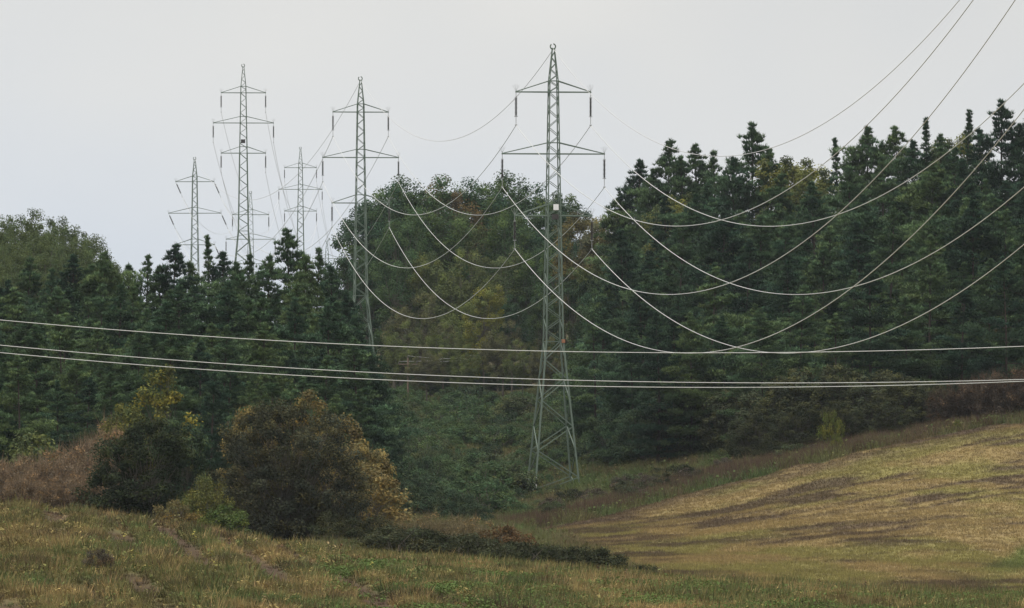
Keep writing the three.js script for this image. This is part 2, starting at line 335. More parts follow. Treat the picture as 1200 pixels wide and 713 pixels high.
for (const [d, up, h] of [[672, 0, 17.5], [648, 0, 16.5], [628, 0, 15], [608, 1, 13.5], [590, 1, 12], [572, 1, 10]])
  for (let px = -40 + (d % 7) * 5; px < (up ? 425 : 415); px += 33 + R1() * 9) {
    const p = px + R1() * 14, dd = d + (R1() - .5) * 16, most = heightTo(p, skyL(p) + 6 + R1() * 18, dd), H = Math.min(h * (0.82 + R1() * .34), most);
    if (H < 6) continue;
    plant('pine_tree', pines[Math.floor(R1() * 5)], p, dd, H, R1() * 6.28, pineM[Math.floor(R1() * 5)], up ? 'low bushy pine in the front ranks of the stand behind the roadside bushes' : pineLab, 'pine tree', up ? 'front pines of the stand' : pineGrp, { bark: PINEBARK, wide: 1 + R1() * .25 });
  }
for (const [px, py, d] of [[424, 395, 640], [436, 430, 625], [432, 470, 600]]) plant('pine_tree', pines[2], px, d, heightTo(px, py, d), px, pineM[2], pineLab, 'pine tree', pineGrp, { bark: PINEBARK, wide: .95 });

// right pine wood on the slope above the stubble
const slopeLab = 'dark pine in the wood on the slope above the stubble field', slopeGrp = 'pines of the wood above the stubble';
for (const [px, py, d, k] of [[729, 228, 930, 2], [748, 188, 930, 0], [766, 200, 920, 2], [783, 163, 920, 1], [800, 185, 910, 4], [817, 170, 915, 0], [838, 178, 910, 3], [860, 186, 900, 2], [882, 146, 905, 4], [903, 172, 900, 1], [1000, 174, 880, 0], [1017, 150, 880, 2], [1036, 168, 880, 1], [1052, 150, 880, 4], [1070, 166, 875, 2], [1104, 158, 875, 0], [1150, 150, 875, 1], [1174, 119, 870, 4], [1194, 146, 870, 0], [1215, 130, 870, 2], [1240, 136, 870, 3]])
  plant('pine_tree', pines[k], px, d, heightTo(px, py, d), R1() * 6.28, pineM[Math.floor(R1() * 5)], 'tall dark pine whose top stands out along the crest of the slope wood', 'pine tree', 'crest pines of the slope wood', { bark: PINEBARK, wide: 0.85 + R1() * .2 });
for (const [px, py, d] of [[981, 164, 885], [1086, 140, 875], [1134, 131, 872]]) plant('pine_tree', slimPine, px, d, heightTo(px, py, d), px, pineM[0], 'thin spire-topped pine rising from the wood above the stubble', 'pine tree', 'spire-topped pines above the stubble', { bark: PINEBARK });
for (const [px, py, d, m] of [[930, 171, 900, 'olive'], [955, 174, 905, 'yellow'], [1120, 142, 890, 'olive'], [968, 186, 890, 'locust'], [690, 236, 960, 'tan'], [712, 238, 955, 'tan'], [805, 214, 880, 'olive']])
  plant('broadleaf_tree', tallTrees[2], px, d, heightTo(px, py, d), px, treeM[m], 'olive-leaved broadleaf tree among the pines above the stubble', 'tree', 'broadleaf trees among the slope pines', { bark: GREYBARK });
const skyR = px => px < 760 ? 232 - (px - 700) * .5 : px < 900 ? 200 : px < 1000 ? 192 : 182 - (px - 1000) * .12;
const edgeR = px => 700 + clamp((760 - px) * 1.1, 0, 60) - clamp((px - 900) * 0.06, 0, 16);
[[0, 13, 36], [24, 15, 36], [52, 17, 37], [84, 19, 38], [122, 20.5, 38], [160, 22, 38]].forEach(([dd, h, gap], row) => {
  for (let px = 690 + row * 9; px < 1260; px += gap + R1() * 9) {
    const p = px + R1() * 14, d = edgeR(p) + dd + (R1() - .5) * 16, most = heightTo(p, skyR(p) + 4 + R1() * 16, d), H = Math.min(h * (0.84 + R1() * .36), most);
    if (row === 0 && p > 900 && p < 1110 && R1() < .5) continue;
    plant('pine_tree', pines[Math.floor(R1() * 5)], p, d, H, R1() * 6.28, pineM[Math.floor(R1() * 5)], row < 2 ? 'bushy pine at the lower edge of the wood above the stubble field' : slopeLab, 'pine tree', row < 2 ? 'edge pines above the stubble' : slopeGrp, { bark: PINEBARK, wide: 1 + R1() * .25 });
  }
});

// mixed broadleaf wood in the gap behind the second pylon
const woodLab = 'leafy green tree in the mixed broadleaf wood behind the pylons', woodGrp = 'trees of the mixed broadleaf wood';
for (const [px, py, d, k, m] of [[428, 236, 1015, 1, 'dark'], [448, 203, 1020, 0, 'dark'], [470, 199, 1030, 1, 'green'], [492, 194, 1030, 0, 'green'], [545, 209, 1040, 1, 'green'], [568, 198, 1040, 0, 'dark'], [592, 194, 1045, 1, 'green'], [618, 204, 1040, 0, 'dark'], [641, 214, 1040, 2, 'green'], [662, 228, 1035, 1, 'dark'], [412, 268, 1010, 2, 'dark'], [470, 232, 1005, 0, 'green'], [508, 236, 1010, 1, 'green'], [552, 238, 1012, 0, 'olive'], [596, 236, 1010, 1, 'green'], [634, 246, 1010, 0, 'dark'], [430, 290, 995, 1, 'dark'], [462, 285, 990, 0, 'green'], [500, 290, 990, 1, 'olive'], [540, 285, 990, 3, 'olive'], [584, 280, 990, 0, 'olive'], [622, 288, 990, 1, 'green'], [660, 275, 985, 0, 'green'], [690, 270, 970, 1, 'dark'], [672, 315, 930, 2, 'dark'], [700, 330, 900, 1, 'dark'], [640, 335, 950, 2, 'dark'], [600, 340, 965, 0, 'dark'], [706, 300, 930, 1, 'olive']])
  plant('broadleaf_tree', tallTrees[k], px, d, heightTo(px, py, d), px * 1.7, treeM[m], { green: woodLab, dark: 'dark green shaded tree in the mixed broadleaf wood behind the pylons', olive: 'olive-tinged tree in the mixed broadleaf wood behind the pylons' }[m], 'tree', woodGrp + ', ' + m, { bark: GREYBARK, wide: .85 + (px % 5) * .04 });
plant('broadleaf_tree', tallTrees[0], 523, 1035, heightTo(523, 194, 1035), 2, treeM.rust, 'rust-brown autumn tree topping the mixed broadleaf wood', 'tree', null, { bark: GREYBARK });
[[490, 338, 965, 'tan'], [470, 372, 950, 'olive'], [520, 372, 955, 'olive'], [500, 400, 930, 'tan'], [540, 350, 972, 'olive'], [590, 372, 950, 'tan'], [612, 395, 930, 'olive'], [640, 392, 920, 'tan'], [545, 400, 930, 'olive']].forEach(([px, py, d, m]) =>
  plant('small_tree', tallTrees[3], px, d, heightTo(px, py, d), px, treeM[m], 'tan and olive small tree along the foot of the broadleaf wood', 'tree', 'small trees at the foot of the broadleaf wood', { bark: GREYBARK, wide: .8 }));
plant('small_tree', tallTrees[2], 566, 958, heightTo(566, 325, 958), 3, treeM.yellow, 'yellow-green tree bright against the broadleaf wood', 'tree', null, { bark: GREYBARK, wide: .9 });
for (const [px, py, d] of [[-20, 255, 850], [12, 250, 860], [36, 243, 860], [62, 252, 860], [84, 262, 858], [100, 284, 855], [50, 275, 840], [8, 285, 840], [86, 300, 840], [28, 262, 848], [70, 268, 850], [104, 306, 842], [-30, 275, 840], [60, 296, 835], [30, 300, 835]])
  plant('broadleaf_tree', hillTree, px, d, heightTo(px, py, d), px, treeM.locust, 'olive-green broad-crowned tree on the hill behind the pine stand', 'tree', 'broad-crowned trees on the hill', { bark: GREYBARK, wide: .75 });
plant('broadleaf_tree', tallTrees[2], 1192, 715, heightTo(1192, 350, 715), 1, treeM.rust, 'rust-red small tree among the pines by the stubble edge', 'tree', null, { bark: GREYBARK, wide: 1.1 });

// ---------------------------------------------------------------- shrubs
const roundBush = makeCrown({ seed: 41, stems: 9, clumps: 300, per: 150, leaf: .14, clumpR: .6, twigs: 22, twigLen: .8, shell: .5, tints: [T0, [.8, .85, .9], [1.05, 1, .9], [1.35, 1.15, .8]], lobes: [[0, 4.1, 0, 4.7, 4.3, 4.4], [2.4, 2.6, .6, 3, 2.7, 2.8], [-2.4, 2.8, .4, 2.8, 2.9, 2.6], [.6, 6.4, 0, 3, 2, 2.6], [0, 2, 1.6, 4, 2.2, 2.6]] });
const denseBush = makeCrown({ seed: 42, stems: 6, clumps: 170, per: 130, leaf: .15, clumpR: .55, twigs: 6, shell: .6, tints: [T0, [.8, .9, .95], [1.2, 1.15, .9]], lobes: [[0, 3, 0, 2.8, 3.2, 2.6], [.8, 4.8, 0, 1.8, 1.7, 1.8], [-1, 2, .4, 2, 2, 2]] });
const looseTree = makeCrown({ seed: 43, trunkH: 4, trunkR: .16, clumps: 105, per: 95, leaf: .2, clumpR: .6, twigs: 4, tints: [T0, [.75, .9, .9], [1.5, 1.25, .75], [1.1, 1.1, .9]], lobes: [[0, 6, 0, 2.4, 3.2, 2.2], [-.8, 3.6, .2, 2.2, 2, 2], [1, 4, 0, 2.2, 2, 2], [.2, 8.4, 0, 1.4, 1.4, 1.4]] });
const lowShrub = makeCrown({ seed: 44, stems: 6, clumps: 60, per: 70, leaf: .12, clumpR: .34, twigs: 12, twigLen: .4, shell: .45, tints: [T0, [1.2, 1.05, .8], [.85, .95, .95]], lobes: [[0, .9, 0, 1.4, 1.05, 1.3], [.7, .7, .2, 1, .8, 1]] });
const wideShrub = makeCrown({ seed: 45, stems: 7, clumps: 120, per: 80, leaf: .14, clumpR: .45, twigs: 10, twigLen: .5, shell: .5, tints: [T0, [1.15, 1.05, .85], [.85, .95, .95]], lobes: [[0, 1.5, 0, 2.3, 1.7, 2], [1.4, 1.1, .2, 1.6, 1.2, 1.5], [-1.5, 1.2, 0, 1.5, 1.3, 1.5]] });
const twigBush = makeCrown({ seed: 46, stems: 12, clumps: 150, per: 44, leaf: .13, clumpR: .42, twigs: 34, twigLen: .8, shell: .45, tints: [T0, [1.25, 1.05, .8], [.6, .55, .55], [.8, .8, .75]], lobes: [[0, 1.9, 0, 2.4, 2, 2.1], [1.6, 1.4, 0, 1.6, 1.5, 1.6], [-1.5, 1.5, .2, 1.7, 1.6, 1.7]] });
const sapling = makeCrown({ seed: 47, trunkH: 1.2, trunkR: .05, clumps: 34, per: 55, leaf: .17, clumpR: .4, twigs: 2, tints: [T0, [1.2, 1.1, .8]], lobes: [[0, 2, 0, 1.1, 1.3, 1], [.4, 1.3, 0, 1.2, .8, 1], [0, 3, 0, .6, .7, .6]] });
const shrubM = { oliveBrown: leafMat(.056, .062, .040), gold: leafMat(0.164, 0.133, 0.059), nearBlack: leafMat(0.030, 0.040, 0.020), yellowGreen: leafMat(0.107, 0.114, 0.038), brown: leafMat(.21, .165, .115), limeGreen: leafMat(0.090, 0.125, 0.038), paleGreen: leafMat(0.098, 0.125, 0.055), red: leafMat(0.098, 0.052, 0.038), hedge: leafMat(0.045, 0.050, 0.025), slopeGreen: leafMat(.072, .116, .054), slopeDark: leafMat(.048, .074, .042), slopeOlive: leafMat(.088, .108, .054), reed: leafMat(.17, .15, .09), greyOlive: leafMat(0.072, 0.079, 0.042), lemon: leafMat(0.139, 0.155, 0.038), rust: leafMat(0.123, 0.073, 0.035), greyBrown: leafMat(0.107, 0.086, 0.067) };
const shrub = (proto, px, py, d, mat, label, group, opt = {}) => plant(opt.tree ? 'small_tree' : 'shrub', proto, px, d, heightTo(px, py, d), opt.turn ?? px, shrubM[mat], label, opt.tree ? 'tree' : 'shrub', group, { wood: opt.tree ? 'trunk' : 'stems', leafy: opt.tree ? 'crown' : 'foliage', bark: GREYBARK, wide: opt.wide ?? 1 });
shrub(roundBush, 338, 462, 462, 'oliveBrown', 'great rounded olive-brown bush with golden tips', null, { turn: 0.2, wide: .98 });
shrub(denseBush, 432, 520, 478, 'gold', 'golden-leaved shrub beside the dark pine edge, behind the great bush', null, { wide: .8 });
shrub(denseBush, 398, 484, 485, 'gold', 'tan-leaved bush peeping over the shoulder of the great rounded bush', null, { wide: .9 });
shrub(denseBush, 300, 474, 490, 'gold', 'tan-leaved bush between the great rounded bush and the dark green bush', null, { wide: .8 });
shrub(wideShrub, 420, 545, 468, 'gold', 'golden-leaved shrub leaning out behind the great rounded bush', null, { wide: 1.1 });
shrub(looseTree, 352, 455, 490, 'gold', 'gold-tipped small tree showing above the great rounded bush', null, { tree: true, wide: .9 });
shrub(denseBush, 163, 486, 455, 'nearBlack', 'very dark dense bush beside the yellow-green tree', null, { wide: 1.12 });
shrub(looseTree, 190, 426, 500, 'yellowGreen', 'yellow-green loose tree rising behind the very dark bush', null, { tree: true, wide: .95 });
shrub(denseBush, 212, 488, 490, 'slopeDark', 'dark green bush between the yellow-green tree and the great rounded bush', null, { wide: .9 });
shrub(sapling, 43, 486, 520, 'paleGreen', 'pale green sapling in front of the pine stand', null, { tree: true });
for (const [px, py, d, w] of [[12, 538, 480, 1], [48, 526, 485, 1], [88, 520, 490, 1], [118, 500, 505, .95], [140, 492, 515, .9], [96, 552, 470, 1], [-18, 532, 490, 1], [70, 557, 468, 1], [30, 552, 470, 1]])
  shrub(twigBush, px, py, d, 'brown', 'bare brown twiggy thicket bush between field edge and pines', 'brown thicket bushes', { wide: w });
plant('shrub', lowShrub, 114, 214, .75, 1, shrubM.greyBrown, 'lone dark little bush out on the weedy foreground field', 'shrub', null, { wood: 'stems', leafy: 'foliage', bark: GREYBARK, wide: .9 });
shrub(lowShrub, 34, 580, 455, 'red', 'low reddish bush at the foot of the brown thicket', null);
shrub(wideShrub, 88, 588, 440, 'greyOlive', 'grey-olive low shrub beside the very dark bush and brown thicket', null);
shrub(wideShrub, 240, 556, 450, 'yellowGreen', 'yellow-green rounded shrub nestled against the great rounded bush', null, { wide: .8 });
shrub(lowShrub, 203, 583, 440, 'gold', 'small straw-yellow shrub between the dark bush and the lime one', null);
shrub(lowShrub, 263, 588, 436, 'limeGreen', 'bright lime-green low shrub at the foot of the great rounded bush', null);
shrub(denseBush, 160, 470, 512, 'yellowGreen', 'yellow-topped bush right behind the very dark bush', null, { wide: .8 });
for (const [px, py, d] of [[412, 606, 440], [440, 604, 440], [385, 600, 445]]) shrub(wideShrub, px, py, d, 'hedge', 'dark low shrub between the great rounded bush and the hedge', 'dark shrubs beside the great bush', {});
const R2 = rng(733);
for (let px = 456; px < 716; px += 9 + R2() * 4) shrub(lowShrub, px, 611 + (px - 458) * .105 + R2() * 9, 398 + R2() * 14, R2() < .75 ? 'hedge' : 'greyOlive', 'low dark hedge bush along the far edge of the weedy field', 'low hedge bushes', { turn: R2() * 6.28, wide: 1.25 });
shrub(lowShrub, 590, 612, 415, 'rust', 'rust-brown bush standing up out of the low dark hedge', null, { wide: 1 });
for (const [px, py, d] of [[486, 603, 430], [516, 599, 440], [545, 603, 430], [572, 609, 425]]) shrub(twigBush, px, py, d, 'reed', 'straw-coloured dry shrub behind the low dark hedge', 'straw-coloured dry shrubs', { wide: 1.2 });
for (let px = 726; px < 760; px += 16) shrub(lowShrub, px, 660, 405, 'hedge', 'tiny dark bush where the low hedge runs out', 'tiny bushes past the hedge end', { wide: 1 });
for (let px = 440; px < 720; px += 11) shrub(R2() < .5 ? wideShrub : denseBush, px + R2() * 8, 418 + R2() * 18 + Math.max(0, 470 - px) * .1, 985 + R2() * 50, R2() < .5 ? 'slopeOlive' : 'slopeGreen', 'undergrowth bush beneath the trees of the broadleaf wood', 'undergrowth of the broadleaf wood', { turn: R2() * 6.28, wide: 1.5 });
// valley scrub round the first pylon
for (let k = 0; k < 230; k++) {
  const px = 440 + R2() * 330, d = 625 + Math.pow(R2(), .85) * 320, near = Math.abs(px - 648) < 40 && d < 740;
  if (px > 590 + (d - 600) * 0.9 && d < 720) continue;
  const m = ['slopeGreen', 'slopeDark', 'slopeOlive', 'slopeGreen'][Math.floor(R2() * 4)];
  const g = plant('shrub', R2() < .5 ? lowShrub : wideShrub, px, d, (near ? .8 : 1.6) + R2() * (near ? .7 : 2.2), R2() * 6.28, shrubM[m], { slopeGreen: 'fresh green bramble shrub in the scrub of the valley slope', slopeDark: 'dark green bramble shrub in the scrub of the valley slope', slopeOlive: 'olive-toned bramble shrub in the scrub of the valley slope' }[m], 'shrub', 'scrub shrubs of the valley slope, ' + m.slice(5).toLowerCase(), { wood: 'stems', leafy: 'foliage', bark: GREYBARK, wide: 1 + R2() * .4 });
}
for (const [px, py, d] of [[470, 562, 600], [498, 570, 600], [525, 573, 605], [455, 540, 620], [548, 578, 605]]) shrub(wideShrub, px, py, d, 'slopeDark', 'dark green dense shrub in the valley bottom behind the hedge', 'dense shrubs in the valley bottom', { wide: 1.2 });
for (let k = 0; k < 60; k++) {
  const px = 630 + R2() * 330, d = topEdge(px) + 14 + R2() * 34;
  plant('shrub', lowShrub, px, d, .7 + R2() * 1.1, R2() * 6.28, shrubM[['greyOlive', 'hedge', 'slopeOlive', 'greyBrown'][Math.floor(R2() * 4)]], 'knee-high dull shrub in the rough strip between stubble and wood', 'shrub', 'low shrubs of the rough strip', { wood: 'stems', leafy: 'foliage', bark: GREYBARK, wide: 1 + R2() * .6 });
}
// bushes at the foot of the slope wood
for (const [px, py, d, m] of [[760, 462, 715, 'slopeDark'], [800, 452, 705, 'greyOlive'], [850, 455, 700, 'greyOlive'], [905, 440, 690, 'greyOlive'], [945, 430, 690, 'greyOlive'], [985, 425, 688, 'greyOlive'], [1025, 432, 684, 'greyOlive'], [1060, 436, 680, 'greyOlive'], [1092, 445, 678, 'greyOlive'], [930, 470, 676, 'hedge'], [990, 468, 674, 'hedge'], [1045, 465, 672, 'hedge'], [720, 478, 730, 'slopeDark'], [880, 478, 684, 'hedge']])
  shrub(denseBush, px, py, d, m, 'big dark shrub at the foot of the wood along the stubble edge', 'big shrubs along the stubble edge', { wide: 1.15 });
for (const [px, py, d] of [[1125, 446, 676], [1155, 434, 674], [1185, 430, 672], [1215, 428, 672], [1240, 430, 672]]) shrub(twigBush, px, py, d, 'greyBrown', 'brown leafless shrub below the pines along the stubble edge', 'brown shrubs along the stubble edge', { wide: 1 });
for (const [px, py, d] of [[974, 478, 672], [980, 506, 664], [1122, 490, 664]]) shrub(lowShrub, px, py, d, 'lemon', 'small lemon-green shrub in front of the big dark shrubs', 'lemon-green shrubs', { wide: .42 });

// ---------------------------------------------------------------- lattice pylons
const STEEL = std(.10, .138, .108, .65), STEELPALE = std(.55, .55, .52, .5), GLASSY = std(.035, .03, .028, .25), ZINC = std(.30, .31, .31, .5, { metalness: .3 }), PLATE = std(.8, .8, .8, .5), RUSTY = std(.33, .15, .08, .8);
const unit = new THREE.BoxGeometry(1, 1, 1);
function bar(name, a, b, w, mat, parent) {                   // a straight steel angle from a to b
  const m = mesh(name, unit, mat, parent), d = b.clone().sub(a), len = d.length();
  m.position.copy(a).addScaledVector(d, .5); m.scale.set(w, len, w); m.quaternion.setFromUnitVectors(V(0, 1, 0), d.normalize());
  return m;
}
function barGeo(a, b, w) {
  const d = b.clone().sub(a), len = d.length(), g = new THREE.BoxGeometry(w, len, w);
  g.applyQuaternion(new THREE.Quaternion().setFromUnitVectors(V(0, 1, 0), d.normalize())); g.translate((a.x + b.x) / 2, (a.y + b.y) / 2, (a.z + b.z) / 2); return g;
}
const TYPE_A = { top: 42, arms: [[26.0, 3.68], [31.8, 4.87], [37.6, 3.56]] }, TYPE_B = { top: 40.9, arms: [[26.7, 3.58], [31.55, 4.85], [36.4, 3.58]] }, TYPE_C = { top: 42.5, arms: [[26.2, 4.28], [32.1, 5.66], [38, 4.14]] };
const insGeo = (() => { const p = [[.03, 0]]; for (let k = 0; k < 14; k++) { const y = -k * .121; p.push([.06, y - .01], [.15, y - .06], [.15, y - .075], [.06, y - .085]); } p.push([.03, -1.72]); return new THREE.LatheGeometry(p.map(q => new THREE.Vector2(q[0], q[1])), 8); })();
function drop(swing) { const l = 0.56 + 1.72 + 0.84; return V(Math.sin(swing) * l, -Math.cos(swing) * l, 0); }
function makePylon(name, type, ext, swing, label, group) {
  const g = base(name); tag(g, label, 'pylon', group);
  const top = type.top, [lo, mi, hi] = type.arms, knee = 14.2;
  // half width of the body at a height
  const hs = [-ext, 0, knee, lo[0], mi[0], hi[0], hi[0] + 1.05, top - .3], ws = [2.2 + ext * .1, 2.2, .80, .60, .53, .45, .40, .10];
  const hw = h => { let i = 0; while (i < hs.length - 2 && h > hs[i + 1]) i++; return ext === 0 && i === 0 ? 2.2 : ws[i] + (ws[i + 1] - ws[i]) * (h - hs[i]) / (hs[i + 1] - hs[i]); };
  const corner = (k, h) => { const w = hw(h); return V((k === 0 || k === 3 ? -1 : 1) * w, h, (k < 2 ? 1 : -1) * w); };
  for (let k = 0; k < 4; k++) {
    const parts = [];
    const cuts = [-ext - .4, knee, lo[0], hi[0] + 1.05, top - .25].map((h, i) => [Math.max(h, -ext), [.15, .13, .10, .08, .06][i], h]);
    for (let i = 0; i < cuts.length - 1; i++) { const a = corner(k, cuts[i][0]), b = corner(k, cuts[i + 1][0]); if (i === 0) a.y = cuts[0][2]; parts.push(barGeo(a, b, cuts[i][1])); }
    const leg = mesh('leg', mergeGeometries(parts), STEEL, g);
    const f = corner(k, -ext + .02); mesh('footing', new THREE.CylinderGeometry(.32, .42, .9, 10).translate(f.x, -ext - .1, f.z), STEELPALE, leg);
  }
  // panel heights: tall panels below, short ones above
  const levels = [-ext]; let h = 0; if (ext > .5) levels.push(0);
  for (const s of [1.5, 2.5, 2.25, 2.45, 2.0, 1.8, 1.5]) { h += s; levels.push(h); }
  levels[levels.length - 1] = knee; h = knee;
  const fill = (to, step) => { const n = Math.round((to - h) / step), s = (to - h) / n; for (let k = 0; k < n; k++) { h += s; levels.push(h); } };
  fill(lo[0], 1.05); fill(mi[0], .83); fill(hi[0], .83); fill(hi[0] + 1.05, .53); fill(top - .6, .6);
  for (let face = 0; face < 4; face++) for (let i = 0; i < levels.length - 1; i++) {
    const flip = (i + (face > 1 ? 1 : 0)) % 2, a = corner((face + (flip ? 1 : 0)) % 4, levels[i]), b = corner((face + (flip ? 0 : 1)) % 4, levels[i + 1]);
    bar('brace', a, b, levels[i] < knee ? .085 : levels[i] < lo[0] ? .065 : .055, STEEL, g);
  }
  for (const lv of [knee, lo[0], mi[0], hi[0], lo[0] + 1.05, mi[0] + 1.05, hi[0] + 1.05]) for (let face = 0; face < 4; face++) bar('girt', corner(face, lv), corner((face + 1) % 4, lv), .075, STEEL, g);
  for (const [ah, half] of type.arms) for (const s of [-1, 1]) {
    const w = hw(ah), w2 = hw(ah + 1.05), tip = V(s * half, ah, 0), parts = [];
    for (const z of [-1, 1]) parts.push(barGeo(V(s * w, ah, z * w), V(s * (half + .05), ah, z * .06), .11));
    const n = 4;
    for (let k = 1; k < n; k++) { const t0 = k / n, z0 = w * (1 - t0), x0 = s * (w + (half - w) * t0), tp = (k - 1) / n, zp = w * (1 - tp), xp = s * (w + (half - w) * tp); parts.push(barGeo(V(x0, ah + .02, z0), V(x0, ah + .02, -z0), .06), barGeo(V(xp, ah + .02, (k % 2 ? 1 : -1) * zp), V(x0, ah + .02, (k % 2 ? -1 : 1) * z0), .06)); }
    const arm = mesh('crossarm', mergeGeometries(parts), STEEL, g);
    for (const z of [-1, 1]) bar('tie', V(s * w2, ah + 1.05, z * w2), V(s * half, ah + .04, z * .05), .075, STEEL, arm);
    const sp = []; for (let k = 0; k < 5; k++) sp.push(barGeo(V(s * half, ah + .05, 0), V(s * half + (k - 2) * .16, ah + .75 - Math.abs(k - 2) * .06, (k % 2 - .5) * .2), .016));
    mesh('bird_spikes', mergeGeometries(sp), ZINC, arm);
    const ins = new THREE.Group(); ins.name = 'insulator'; ins.position.copy(tip); ins.rotation.z = swing; g.add(ins);
    mesh('hanger', mergeGeometries([barGeo(V(0, .05, 0), V(0, -.5, 0), .05), barGeo(V(-.12, -.5, 0), V(.12, -.5, 0), .06)]), ZINC, ins);
    mesh('insulator_rod', insGeo, GLASSY, ins).position.set(0, -.54, 0);
    mesh('clamp', mergeGeometries([barGeo(V(-.16, -2.3, 0), V(.16, -2.3, 0), .07), barGeo(V(0, -2.25, 0), V(0, -3.0, 0), .05), barGeo(V(0, -3.1, -.28), V(0, -3.1, .28), .11)]), ZINC, ins);
  }
  mesh('peak_hook', new THREE.TorusGeometry(.25, .06, 6, 14, 5.5).rotateZ(2.2).translate(-.04, top - .12, 0), STEEL, g);
  return g;
}
function setPylon(g, px, d, y, turn) { g.position.set(X(px, d), y, -d); g.rotation.y = turn; g.updateMatrixWorld(true); return g; }
function ends(g, type, swing) {                              // where the wires hang, in the world
  const at = v => g.localToWorld(v), o = drop(swing), r = { earth: at(V(0, type.top - .35, 0)) };
  ['low', 'mid', 'top'].forEach((n, i) => { const [h, half] = type.arms[i]; for (const [s, k] of [[-1, 'A'], [1, 'B']]) r[n + k] = at(V(s * half + o.x, h + o.y, 0)); });
  return r;
}
function pylonAt(type, label, px, topPy, d, turn, swing = 0, group) {
  const yTop = (CY - topPy) / F * d, y0 = yTop - type.top, ground = groundAt(px, d), ext = Math.max(0, y0 - ground);
  const g = setPylon(makePylon('lattice_pylon', type, ext < .05 ? 0 : ext, swing, label, group), px, d, y0, turn);
  return [g, ends(g, type, swing), ext, ground - y0];
}
const info = [];
const use = (...a) => { const p = pylonAt(...a); info.push([a[2], p[2].toFixed(2), p[3].toFixed(2)]); return p; };
const [P1, E1] = use(TYPE_A, 'tall green lattice pylon standing whole in the valley scrub', 648.5, 53, 700, .179);
const [P2, E2] = use(TYPE_A, 'green lattice pylon rising before the mixed broadleaf wood, foot behind pines', 422.5, 91, 952, .15);
const [P4, E4] = use(TYPE_A, 'pylon above the pine stand whose insulator strings all hang aslant', 228, 185, 1372, -.1, .42);
const [P3, E3] = use(TYPE_B, 'largest pylon rising out of the pine stand tops with straight insulators', 285, 76, 1199, .1);
const [P5, E5] = use(TYPE_B, 'far pale pylon standing clear against the sky over the tallest pine', 352, 173, 1666, .1);
const [P6, E6] = use(TYPE_B, 'far pylon half hidden behind the largest pylon of the pine stand', 293.5, 225, 1473, .05);
const [P7, E7] = use(TYPE_B, 'farthest pylon, only its peak showing over the pine tops', 383, 282, 1850, .1);
const E0 = (() => {
  const g = makePylon('lattice_pylon', TYPE_C, 8.4, 0, 'near lattice pylon beside the stubble, carrying the spans over the field', null);
  setPylon(g, 1409.9, 415.9, -3.95, .254);
  return ends(g, TYPE_C, 0);
})();
mesh('sign_plate', new THREE.BoxGeometry(.5, .55, .03).translate(.12, 26.8, .72), PLATE, P1);
mesh('number_plate', new THREE.BoxGeometry(.62, .5, .03).translate(.05, 25.9, .74), GLASSY, P1);
mesh('rusty_joint', new THREE.BoxGeometry(.3, .32, .3).translate(.8, 14.25, .8), RUSTY, P1);
mesh('sign_plate', new THREE.BoxGeometry(.7, .62, .03).translate(-.1, 28.6, .68), GLASSY, P3);
mesh('leg_guard', new THREE.BoxGeometry(.26, 1.5, .26).translate(-2.13, .9, 2.13), STEELPALE, P1);
mesh('leg_guard', new THREE.BoxGeometry(.26, 1.5, .26).translate(-2.13, .9, -2.13), STEELPALE, P1);
function span(a, b, sag, n = 64) { const p = []; for (let i = 0; i <= n; i++) { const t = i / n, q = a.clone().lerp(b, t); q.y -= 4 * sag * t * (1 - t); p.push(q); } return p; }
function wire(name, label, spans, r, mat, group) {
  const geos = spans.map(p => new THREE.TubeGeometry(new THREE.CatmullRomCurve3(p, false, 'chordal'), p.length * 2 - 2, r, 6));
  return tag(mesh(numbered(name), mergeGeometries(geos), mat, scene), label, 'wire', group);
}
const ALU = std(.5, .51, .5, .5), THIN = std(.5, .5, .5, .5);
const lineWords = { low: 'lowest', mid: 'longest middle', top: 'upper' }, sideWords = { A: 'pine stand', B: 'slope wood' };
const sag0 = { low: 15.23, mid: 16.5, top: 16.95 }, sag1 = { low: 8.9, mid: 9.2, top: 9.2 };
for (const lv of ['low', 'mid', 'top']) for (const s of ['A', 'B'])
  wire('conductor_wire', `pale conductor hung from the ${lineWords[lv]} crossarm ends on the ${sideWords[s]} side`, [span(E0[lv + s], E1[lv + s], sag0[lv]), span(E1[lv + s], E2[lv + s], sag1[lv]), span(E2[lv + s], E4[lv + s], 13)], .030, ALU);
wire('earth_wire', 'thin grey earth wire running over the peaks of the pylons', [span(E0.earth, E1.earth, 18.7), span(E1.earth, E2.earth, 8.2), span(E2.earth, E4.earth, 11)], .026, THIN);
for (const lv of ['low', 'mid', 'top']) for (const s of ['A', 'B']) {
  wire('conductor_wire', `thin far conductor from the ${lineWords[lv]} crossarm of the slanted-insulator pylon, ${sideWords[s]} side`, [span(E4[lv + s], E6[lv + s], 3)], .024, THIN);
  wire('conductor_wire', `thin far conductor from the ${lineWords[lv]} crossarm of the largest pine-stand pylon, ${sideWords[s]} side`, [span(E3[lv + s], E5[lv + s], 12), span(E5[lv + s], E7[lv + s], 4)], .024, THIN);
}
